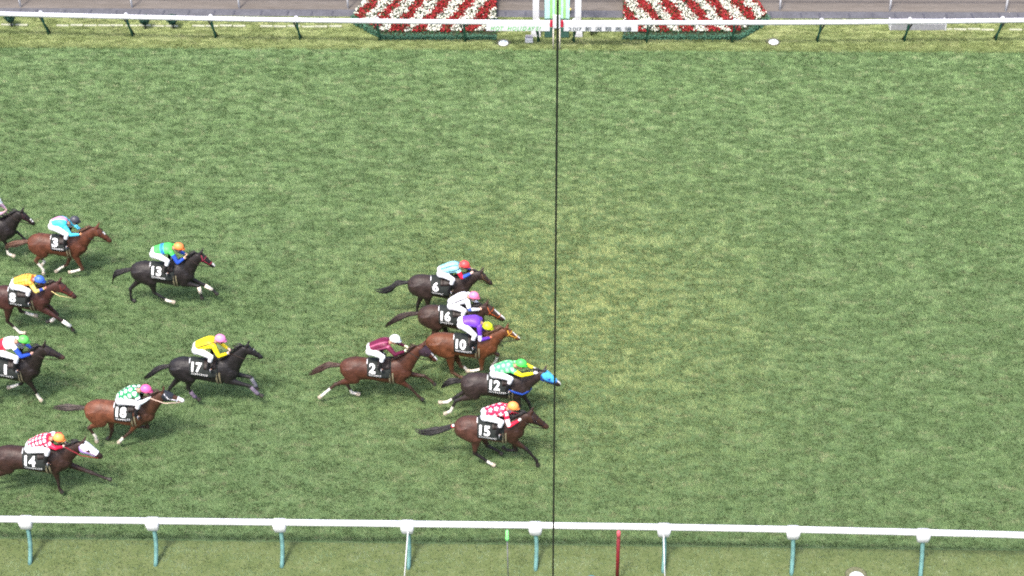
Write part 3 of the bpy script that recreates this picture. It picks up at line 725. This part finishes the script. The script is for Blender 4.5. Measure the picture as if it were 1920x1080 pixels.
    for leg, (t0, t1, c_) in h.get('wraps', {}).items():           # bandages and tendon boots
        a, b, m1 = ankle[leg]; wr = MB(); p0, p1 = a+(b-a)*t0, a+(b-a)*min(t1, 1)
        pl = [p0, p0*.5+p1*.5, p1]+([b+(m1-b)*.6] if t1 > 1 else []); wr.tube(pl, [.052, .050, .052, .056][:len(pl)], 12); wr.build('leg_wrap', mat('wrap '+c_, lin(c_), .7, .12), root, O)
    make_rider(key, h, at, yh, S, L, bx)
    return root

def make_rider(key, h, at, yh, S, L, bx):
    hip, sh, hd = at(h['hip']), at(h['sh'], -.05), at(h['head']); sh[1] = yh; hd[1] = yh
    kn, el, hn = at(h['knee'], -.30), at(h['elb'], -.25), at(h['hand'], -.08)
    O = np.array((hip[0], yh, hip[2]-.15)); root = empty('person', tuple(O)); tag(root, h['jlabel'], 'person', 'jockeys riding in the race')
    sp = sh-hip; SL = np.linalg.norm(sp); d = sp/SL; nn = np.array((-d[2], 0, d[0])); nn = nn if nn[2] > 0 else -nn
    bow = h.get('bow', .045)
    spine = lambda t: hip+sp*t+nn*bow*math.sin(math.pi*min(max(t, 0), 1))
    mir = lambda p: np.array((p[0], 2*yh-p[1], p[2]))
    Y = np.array((0, 1., 0))
    shj = sh-Y*.155+nn*-.03; hj = hip-Y*.095-nn*.02
    an = kn+np.array((-.13, -.02, -.38)); ft = an+np.array((.13, -.01, -.055))
    TS = [(-.22, .075, .10), (-.08, .125, .155), (.1, .135, .165), (.3, .122, .150), (.55, .130, .168), (.8, .132, .190), (.97, .105, .175), (1.08, .06, .09)]
    def torso(mb, g, t0, t1):
        tt = [t for t in np.linspace(t0, t1, 12)]
        mb.tube([spine(t) for t in tt], [(float(np.interp(t, [a[0] for a in TS], [a[1] for a in TS]))+g, float(np.interp(t, [a[0] for a in TS], [a[2] for a in TS]))+g) for t in tt], 20)
    bm_ = MB(); torso(bm_, -.012, -.18, 1.06)
    nk = spine(1.0)+nn*.0; hdir = hd-nk; hdir /= np.linalg.norm(hdir)
    fwd = np.array((math.cos(.25), 0, -math.sin(.25)))            # the face looks ahead and a little down
    up_ = np.array((fwd[2]*-1, 0, fwd[0])); up_ = up_ if up_[2] > 0 else -up_
    bm_.tube([nk-hdir*.05, nk+hdir*.10], [.060, .055], 12)
    bm_.tube([hd-up_*.13+fwd*.03, hd-up_*.08+fwd*.02, hd-up_*.02, hd+up_*.06, hd+up_*.10], [(.05, .045), (.085, .065), (.100, .076), (.09, .075), (.05, .045)], 14)
    bm_.ball(hd+fwd*.105-up_*.045, (.022, .016, .022), 8)            # nose
    fing = []
    for m_ in (lambda p: p, mir):
        a, b, c_ = m_(shj), m_(el), m_(hn); s = -1 if m_(hn)[1] < yh else 1
        bm_.tube([a, a*.5+b*.5, b], [.050, .046, .038], 10); bm_.tube([b, b*.5+c_*.5, c_-(c_-b)*.2], [.038, .036, .026], 10); bm_.ball(b, .039, 8)
        f = (c_-b)/np.linalg.norm(c_-b); dn = np.array((0, 0, -1.))
        bm_.tube([c_-f*.07, c_-f*.02, c_+f*.02], [(.026, .020), (.040, .024), (.038, .024)], 10)
        for i, (o_, ln) in enumerate(((.034, .034), (.012, .040), (-.011, .038), (-.033, .030))):   # four fingers curled round the rein
            r0 = c_+f*.022+np.array((0, o_*.3, o_*.9)); k1 = r0+f*ln+dn*.006; k2 = k1+np.array((0, -s*.030, -.010))-f*.006; k3 = k2-f*.026
            bm_.tube([r0-f*.015, r0, k1, k2, k3], [.0105, .0105, .010, .0095, .009], 6)
        t0 = c_-f*.02+np.array((0, -s*.018, .028)); bm_.tube([t0-f*.012, t0+f*.022+np.array((0, -s*.006, .012)), t0+f*.048], [.012, .0115, .010], 6)
        bm_.tube([m_(hj), m_(hj*.4+kn*.6), m_(kn)], [.085, .068, .052], 10); bm_.ball(m_(kn), .054, 8)
        bm_.tube([m_(kn), m_(kn*.55+an*.45), m_(an)], [.050, .048, .034], 10); bm_.tube([m_(an), m_(an*.4+ft*.6), m_(ft)], [.034, .036, .024], 8)
    me = bm_.fuse(.0115, 2); V = mverts(me); cols = np.tile(np.array((.42, .24, .16)), (len(V), 1))
    gl = lin(h.get('glove', 'c08a70')); hand_near = np.minimum(np.linalg.norm(V-hn, axis=1), np.linalg.norm(V-mir(hn), axis=1)) < .105; cols[hand_near] = gl
    put_mesh('body', me, M_skin, root, O, cols)
    # silks
    mb = MB(); torso(mb, .014, .06, 1.05)
    for m_ in (lambda p: p, mir):
        a, b, c_ = m_(shj), m_(el), m_(hn); cu = c_-(c_-b)*.16; mb.ball(a, .075, 10); mb.ball(b, .053, 8)
        mb.tube([a, a*.5+b*.5, b], [.072, .064, .053], 12); mb.tube([b, b*.45+cu*.55, cu], [.053, .048, .037], 12)
    me = mb.fuse(.0125, 2); V = mverts(me); n = len(V)
    rel = V-hip; s = rel@d; q = np.arctan2(V[:, 1]-yh, (V-np.array([0, 0, 0])-hip)@nn)*.16
    cols = cell_pattern(h['pat'][0], s, q, lin(h['pat'][1]), lin(h['pat'][2]), n)
    sl = np.array(lin(h['sleeve'])); bd = h.get('armband')
    for m_ in (lambda p: p, mir):
        a, b, c_ = m_(shj), m_(el), m_(hn); d1, t1 = capdist(V, a, b); d2, t2 = capdist(V, b, c_)
        ar = ((d1 < .085) & (t1 > .22) & ((V-sh)@nn < -.02)) | (d2 < .075); tt = np.where(d2 < d1, 1+t2, t1)
        cols[ar] = sl
        if bd: k_ = ar & (tt > bd[0]) & (tt < bd[1]); cols[k_] = lin(bd[2])
    put_mesh('silks', me, M_silk, root, O, cols)
    # breeches, boots
    mb = MB(); torso(mb, .010, -.20, .16)
    for m_ in (lambda p: p, mir):
        mb.ball(m_(hj)-d*.03, (.13, .10, .13), 12)
        mb.tube([m_(hj), m_(hj*.6+kn*.4), m_(kn)], [.115, .090, .064], 12); mb.ball(m_(kn), .066, 10); mb.tube([m_(kn), m_(kn*.6+an*.4)], [.063, .056], 12)
    put_mesh('breeches', mb.fuse(.0125, 2), M_breech, root, O)
    for m_ in (lambda p: p, mir):
        mb = MB(); mb.tube([m_(kn*.66+an*.34), m_(kn*.4+an*.6), m_(an)], [.059, .056, .043], 12); mb.tube([m_(an), m_(an*.5+ft*.5)+np.array((0, 0, -.01)), m_(ft)], [.043, .044, .030], 10); mb.ball(m_(an), .044, 8)
        put_mesh('boot', mb.fuse(.013, 2), M_boot, root, O)
        c_ = m_(an*.5+ft*.5); st = MB(); rr = [c_+np.array((0, .062*math.cos(a), -.05+.065*math.sin(a)+.02)) for a in np.linspace(0, 2*math.pi, 13)]
        st.tube(rr, [.009]*13, 6, side=(1, 0, 0)); st.build('stirrup', M_steel, root, O)
    # helmet with peak, goggles
    hb = MB(); rings = []; hc = hd+up_*.015; seg = 22
    for ph, r in [(math.radians(a), 1) for a in (-14, 0, 18, 36, 54, 70, 82)]:
        rings.append([hc+(fwd*math.cos(q)*.142+Y*math.sin(q)*.116)*math.cos(ph)+up_*(math.sin(ph)*.128) for q in [2*math.pi*k_/seg for k_ in range(seg)]])
    hb.loft(rings, tuple(lin(h['cap'])))
    pk = [[hc+fwd*(.128*math.cos(a))+Y*.108*math.sin(a)+up_*-.005 for a in np.linspace(-1, 1, 9)], [hc+fwd*(.128*math.cos(a)+.055*math.cos(a*1.3))+Y*.104*math.sin(a)-up_*.028 for a in np.linspace(-1, 1, 9)],
          [hc+fwd*(.128*math.cos(a)+.05*math.cos(a*1.3))+Y*.104*math.sin(a)-up_*.040 for a in np.linspace(-1, 1, 9)], [hc+fwd*(.12*math.cos(a))+Y*.105*math.sin(a)-up_*.025 for a in np.linspace(-1, 1, 9)]]
    hb.loft(pk, tuple(np.array(lin(h['cap']))*.9), cap=False, closed=False)
    hb.ball(hc+up_*.130, (.016, .016, .012), 8, tuple(lin(h['cap'])))
    hb.build('helmet', M_helm, root, O, cols=True)
    gb = MB(); gb.loft([[hc+fwd*(.118*math.cos(a))+Y*.098*math.sin(a)-up_*z_ for a in np.linspace(-1.25, 1.25, 11)] for z_ in (.035, .075)], cap=False, closed=False)
    gb.build('goggles', M_goggle, root, O)
# region: (x0,y0,scale) of the pixel frame the joints were measured in
REG = {'2':(570,610,6.748),'12':(800,660,6.857),'15':(770,740,6.62),'13':(190,440,7.2),'3':(0,380,7.2),
 '8':(0,500,7.712),'11':(0,620,7.2),'17':(250,610,6.75),'18':(90,700,6.857),'14':(0,800,7.714),
 '6':(690,470,5.143),'16':(690,470,5.143),'10':(690,470,5.143),'A':(0,380,7.2)}
# fn/ff near/far foreleg: knee, fetlock, toe; hn/hf hind: hock, fetlock, toe
HORSES = {
'2': dict(B=(455,520),cr=(560,392),C=(1350,560),poll=(1500,255),muz=(1690,440),
  tail=[(450,440),(300,500),(180,560),(60,620)],
  hn=[(400,745),(258,862),(190,920)], hf=[(545,745),(602,850),(712,876)],
  fn=[(1340,785),(1445,893),(1510,948)], ff=[(1520,640),(1615,705),(1650,742)],
  hip=(855,290),sh=(1070,240),head=(1150,180),knee=(1000,400),elb=(1150,370),hand=(1290,320),num=(862,545)),
'12': dict(B=(440,470),cr=(640,262),C=(1320,510),poll=(1510,245),muz=(1730,415),
  tail=[(470,345),(330,370),(240,410),(190,455)],
  hn=[(375,625),(310,758),(225,800)], hf=[(400,560),(270,642),(150,652)],
  fn=[(1200,690),(1100,740),(1050,700)], ff=[(1312,650),(1347,750),(1380,810)],
  hip=(885,240),sh=(1110,200),head=(1215,155),knee=(1085,345),elb=(1220,300),hand=(1400,270),num=(875,425)),
'15': dict(B=(545,440),cr=(760,258),C=(1390,560),poll=(1490,225),muz=(1720,400),
  tail=[(530,380),(400,430),(250,462),(130,470),(55,435)],
  hn=[(795,725),(972,842),(1045,882)], hf=[(955,635),(1080,695),(1115,725)],
  fn=[(1440,678),(1562,815),(1580,890)], ff=[(1310,690),(1200,690),(1145,655)],
  hip=(940,235),sh=(1180,200),head=(1270,150),knee=(1130,340),elb=(1220,390),hand=(1360,310),num=(918,447)),
'13': dict(B=(400,500),cr=(600,345),C=(1240,560),poll=(1340,250),muz=(1540,425),
  tail=[(430,440),(300,490),(180,530),(150,630)],
  hn=[(715,780),(885,888),(1000,918)], hf=[(392,730),(402,868),(440,915)],
  fn=[(1312,695),(1342,795),(1362,872)], ff=[(1392,682),(1505,748),(1575,815)],
  hip=(730,230),sh=(950,200),head=(1045,170),knee=(895,355),elb=(1030,380),hand=(1130,310),num=(740,490)),
'3': dict(B=(385,560),cr=(520,402),C=(1160,620),poll=(1305,335),muz=(1515,520),
  tail=[(370,480),(250,545),(130,575),(70,600)],
  hn=[(482,782),(585,905),(590,962)], hf=[(560,745),(600,800),(570,840)],
  fn=[(1115,895),(1000,928),(925,942)], ff=[(905,835),(812,888),(748,935)],
  hip=(730,290),sh=(895,300),head=(1010,240),knee=(900,430),elb=(950,435),hand=(1090,430),num=(730,520)),
'8': dict(B=(-110,440),cr=(60,262),C=(730,590),poll=(850,225),muz=(1115,440),
  tail=[(-120,350),(-250,380),(-400,420)],
  hn=[(105,785),(290,955),(350,962)], hf=[(300,640),(430,686),(550,716)],
  fn=[(885,772),(1020,865),(1062,930)], ff=[(830,690),(762,775),(670,800)],
  hip=(225,240),sh=(460,205),head=(570,195),knee=(415,350),elb=(520,360),hand=(660,310),num=(180,445)),
'11': dict(B=(-280,480),cr=(-120,330),C=(520,570),poll=(590,205),muz=(880,360),
  tail=[(-290,420),(-420,440),(-560,470)],
  hn=[(-200,740),(-120,850),(-60,900)], hf=[(-330,700),(-380,820),(-340,870)],
  fn=[(470,800),(515,890),(560,945)], ff=[(292,712),(200,746),(100,772)],
  hip=(-50,240),sh=(190,170),head=(320,130),knee=(225,370),elb=(290,350),hand=(430,310),num=(20,515)),
'17': dict(B=(455,560),cr=(640,392),C=(1320,550),poll=(1440,260),muz=(1648,405),
  tail=[(470,470),(330,540),(220,620),(140,670)],
  hn=[(690,790),(765,895),(845,950)], hf=[(465,790),(425,890),(390,950)],
  fn=[(1475,770),(1560,855),(1640,900)], ff=[(1485,655),(1545,755),(1572,812)],
  hip=(815,275),sh=(1020,225),head=(1100,175),knee=(985,400),elb=(1080,390),hand=(1200,355),num=(795,530)),
'18': dict(B=(480,500),cr=(720,333),C=(1360,560),poll=(1480,240),muz=(1755,345),
  tail=[(470,470),(330,440),(180,440),(70,440)],
  hn=[(528,702),(612,815),(632,888)], hf=[(822,738),(805,800),(772,840)],
  fn=[(1060,752),(955,842),(905,895)], ff=[(1285,690),(1190,690),(1060,672)],
  hip=(945,310),sh=(1140,240),head=(1260,210),knee=(1165,390),elb=(1185,385),hand=(1300,320),num=(935,500)),
'14': dict(B=(-180,430),cr=(30,268),C=(1080,540),poll=(1200,225),muz=(1495,435),
  tail=[(-190,350),(-320,380),(-450,420)],
  hn=[(60,800),(180,900),(260,950)], hf=[(-180,760),(-220,880),(-180,930)],
  fn=[(842,780),(858,890),(890,935)], ff=[(1330,668),(1520,745),(1600,765)],
  hip=(450,275),sh=(705,200),head=(850,170),knee=(690,345),elb=(800,310),hand=(920,290),num=(435,500)),
'6': dict(B=(385,335),cr=(540,222),C=(965,395),poll=(1090,205),muz=(1205,320),
  tail=[(390,300),(280,310),(220,370),(150,390),(70,380)],
  hn=[(575,530),(640,620),(690,650)], hf=[(480,520),(470,600),(500,640)],
  fn=[(960,520),(900,560),(850,540)], ff=[(1020,470),(1040,540),(1030,590)],
  hip=(715,195),sh=(870,165),head=(930,140),knee=(820,280),elb=(905,260),hand=(1000,215),num=(652,350)),
'16': dict(B=(482,640),cr=(610,518),C=(1110,670),poll=(1140,520),muz=(1325,660),
  tail=[(490,600),(370,615),(270,660),(170,725)],
  hn=[(622,825),(670,920),(720,950)], hf=[(760,800),(830,850),(880,870)],
  fn=[(1130,800),(1080,860),(1020,850)], ff=[(1170,780),(1240,850),(1270,880)],
  hip=(815,505),sh=(955,460),head=(1020,440),knee=(930,580),elb=(980,570),hand=(1090,565),num=(748,632)),
'10': dict(B=(560,920),cr=(760,785),C=(1240,960),poll=(1335,750),muz=(1472,850),
  tail=[(570,900),(500,930),(430,980),(380,1030)],
  hn=[(812,1172),(885,1215),(925,1222)], hf=[(895,1115),(935,1128),(950,1150)],
  fn=[(1097,1140),(1015,1158),(972,1160)], ff=[(1254,1002),(1232,1062),(1210,1095)],
  hip=(915,690),sh=(1075,700),head=(1150,735),knee=(1030,815),elb=(1080,860),hand=(1190,835),num=(895,905)),
'A': dict(B=(-600,330),cr=(-450,180),C=(190,330),poll=(290,120),muz=(478,285),
  tail=[(-610,280),(-720,300),(-850,340)],
  hn=[(-450,560),(-380,640),(-330,680)], hf=[(-620,560),(-680,660),(-640,700)],
  fn=[(75,545),(112,690),(205,728)], ff=[(235,400),(330,490),(380,540)],
  hip=(-230,70),sh=(0,60),head=(80,-20),knee=(-80,170),elb=(30,160),hand=(110,125),num=(-230,300)),
}

LOOK = {
'2': dict(n='2', coat='5a3527', points=(.045, .025, .018), hair=(.045, .022, .016), tailc=(.055, .030, .022), socks=dict(hn=.55, hf=.35), blaze=(.45, .98, .030), zc=1.50,
  hood=(.02, .5, '3a2a34', '33242a'), pat=('stripes', '641536', 'a05070'), sleeve='581230', cap='eef4f2', glove='eeeecc',
  label='dark chestnut horse number 2 with white hind socks and narrow white blaze', jlabel='jockey in maroon striped silks and white cap on horse number 2'),
'12': dict(n='12', coat='3c302d', points=BLACK, tailc=(.018, .015, .014), socks=dict(hn=.45, hf=.45), blaze=(.62, 1.02, .03), zc=1.56,
  hood=(-.02, .66, '4fb4e2', '23479f'), collar='2a4fae', tack='3a70c8', pat=('spots', '4fc878', '9fe8a8'), sleeve='e6dd1e', cap='4fdc5a', glove='f4f4f0',
  label='dark bay horse number 12 in a bright blue hood and blue breast collar', jlabel='jockey in pale green silks with yellow sleeves and green cap on horse 12'),
'15': dict(n='15', coat='5a3a30', fore='40291f', points=(.016, .012, .012), socks=dict(hn=.16), fat=1.1, ribbon=True, tack='2a2024', pat=('stars', 'd8204a', 'fff0f0'), sleeve='e0203f', armband=(.35, .98, 'fbe8ec'), cap='ff9a52', glove='f2f0ea',
  label='bay horse number 15 with thick dark tail, nearest the stand at the finish', jlabel='jockey in red silks with white stars and orange cap on horse 15'),
'13': dict(n='13', coat='2c2625', points=BLACK, socks=dict(hn=.15), blaze=(.78, .98, .035), wraps=dict(fn=(.05, .95, 'e8d8c8'), ff=(.05, .95, 'eadccc')), tack='8a2c40',
  pat=('band', '4fd05c', '2f7fc8'), sleeve='2a50b4', cap='ff8a48', glove='e8c0a0',
  label='black horse number 13 with pale front leg bandages running alone', jlabel='jockey in green silks with blue sleeves and orange cap on horse 13'),
'3': dict(n='3', coat='6a3e2c', points=(.10, .05, .032), hair=(.12, .055, .032), tailc=(.11, .055, .036), socks=dict(hn=.7, hf=.6, fn=.75, ff=.6), blaze=(.22, .52, .035), tack='4a2a20', zc=1.54,
  pat=('back', '42c4e8', 'd890b0'), sleeve='5ad2ee', cap='3c3c44', bow=.09, glove='d89a70',
  label='chestnut horse number 3 with four white socks and a white star', jlabel='jockey in sky blue silks and black cap on chestnut horse 3'),
'8': dict(n='8', coat='4e2f29', fore='52322c', points=(.025, .015, .013), hair=(.022, .013, .011), socks=dict(hn=.55, hf=.45), wraps=dict(fn=(.15, 1.0, 'f2efe8'), ff=(.4, 1.1, 'e8ddd4')), tack='6a3028', rein='c8b880',
  pat=('checks', 'f2c84a', 'e06a28'), sleeve='e8d070', armband=(1.3, 1.7, '3a50a0'), cap='3d68cc', glove='c88878',
  label='dark chestnut horse number 8 with one white front bandage at the left edge', jlabel='jockey in yellow and orange check silks and blue cap on horse 8'),
'11': dict(n='11', coat='2e2522', points=(.018, .013, .012), socks=dict(fn=.5, ff=.6), muzzle=(.06, .03, .022), tack='2a2226',
  pat=('yoke', 'd8263e', 'f4f4f4'), sleeve='2c50b8', cap='62cc58', glove='d8a898',
  label='dark brown horse number 11 with white front socks, cut by the left edge', jlabel='jockey in red and white silks with blue sleeves and green cap'),
'17': dict(n='17', coat='262223', points=BLACK, blaze=(.18, .36, .035), wraps=dict(fn=(.10, 1.1, '6a6070'), ff=(.10, 1.1, '6a6a74'), hn=(.45, 1.2, '6a5c70')), tack='221c1e', zc=1.60,
  pat=('pin', 'f4dc1c', '5a5020'), sleeve='f2d81e', cap='f088c0', glove='e8c8b8',
  label='black horse number 17 with grey leg boots and a white star', jlabel='jockey in yellow silks and pink cap on black horse 17'),
'18': dict(n='18', coat='7a4a34', fore='543627', points=(.05, .028, .02), hair=(.05, .028, .02), tailc=(.055, .042, .036), socks=dict(fn=.2, hn=.4), blaze=(.70, 1.02, .06), hood=(.0, .45, '232830', '1e2228'), tack='e8e8ee', rein='c8b0a0', zc=1.55,
  muzzle=(.4, .36, .36), pat=('spots', '2f8a58', 'e6f4ee'), sleeve='eaf0f0', armband=(.45, .65, '26303a'), cap='f060a0', glove='f0e8e4',
  label='light bay horse number 18 in dark hood with white bridle straps', jlabel='jockey in green silks with white spots and pink cap on horse 18'),
'14': dict(n='14', coat='3f2a24', points=(.028, .018, .016), hood=(-.02, .72, 'f2f2f6', 'b79adf'), tack='8a1c2c', rein='8a1c2c', B=(-110, 430), C=(1040, 540), cr=(100, 268), hn=[(-150, 740), (-270, 830), (-330, 860)], hf=[(-60, 690), (-190, 760), (-260, 790)],
  pat=('blocks', 'f6dfe4', 'cc1c44'), sleeve='e01f48', cap='ff9c50', glove='d8c0b0',
  label='dark brown horse number 14 in a white blinker hood at the lower left', jlabel='jockey in white and red check silks with red sleeves on horse 14'),
'6': dict(n='6', coat='3d302c', points=(.02, .015, .014), fat=1.15, tack='5a4430', pat=('stripes', '8fd6e0', '2a3c50'), sleeve='3460c4', armband=(.2, 1.05, 'd01838'), cap='e04848', glove='e0b8a8',
  label='dark brown horse number 6 with bushy dark tail, farthest of the leading group', jlabel='jockey in pale blue striped silks and red cap on horse 6'),
'16': dict(n='16', coat='46322a', points=(.018, .013, .012), tailc=(.035, .022, .018), blaze=(.38, 1.02, .032), tack='a05028', pat=('pin', 'f4f4f6', '30303a'), sleeve='f2f2f4', armband=(.75, 1.1, '5a70b8'), cap='f07aa4', glove='e8b8a0',
  label='brown horse number 16 with long white blaze between horses 6 and 10', jlabel='jockey in white silks with thin black line and pink cap'),
'10': dict(n='10', coat='704229', points=(.10, .052, .032), hair=(.11, .055, .032), tailc=(.09, .045, .03), socks=dict(fn=.7, ff=.75, hf=.3), blaze=(.30, .95, .026), tack='d8a038',
  pat=('plain', '6a3cb8', '6a3cb8'), sleeve='5f34a8', armband=(.62, 1.02, 'ded8f2'), cap='d8e828', glove='d88060',
  label='chestnut horse number 10 in a yellow bridle beside horse 2', jlabel='jockey in purple silks and yellow cap on chestnut horse 10'),
'A': dict(n='5', coat='2a2322', points=(.02, .015, .014), socks=dict(fn=.35), blaze=(.62, .82, .035), tack='3a2024', pat=('plain', 'e8c8d4', 'e8c8d4'), sleeve='d0a8b4', cap='e8e8e8', glove='b89a98', hip=(-330, 70), sh=(-90, 60), head=(-50, -20), knee=(-180, 170), elb=(-40, 165), hand=(60, 130),
  label='dark horse whose head and foreleg show at the upper left edge', jlabel='jockey in pale pink sleeves almost cut off by the left edge'),
}
for key, h in HORSES.items():
    h = dict(h); h.update(LOOK[key]); make_horse(key, h)
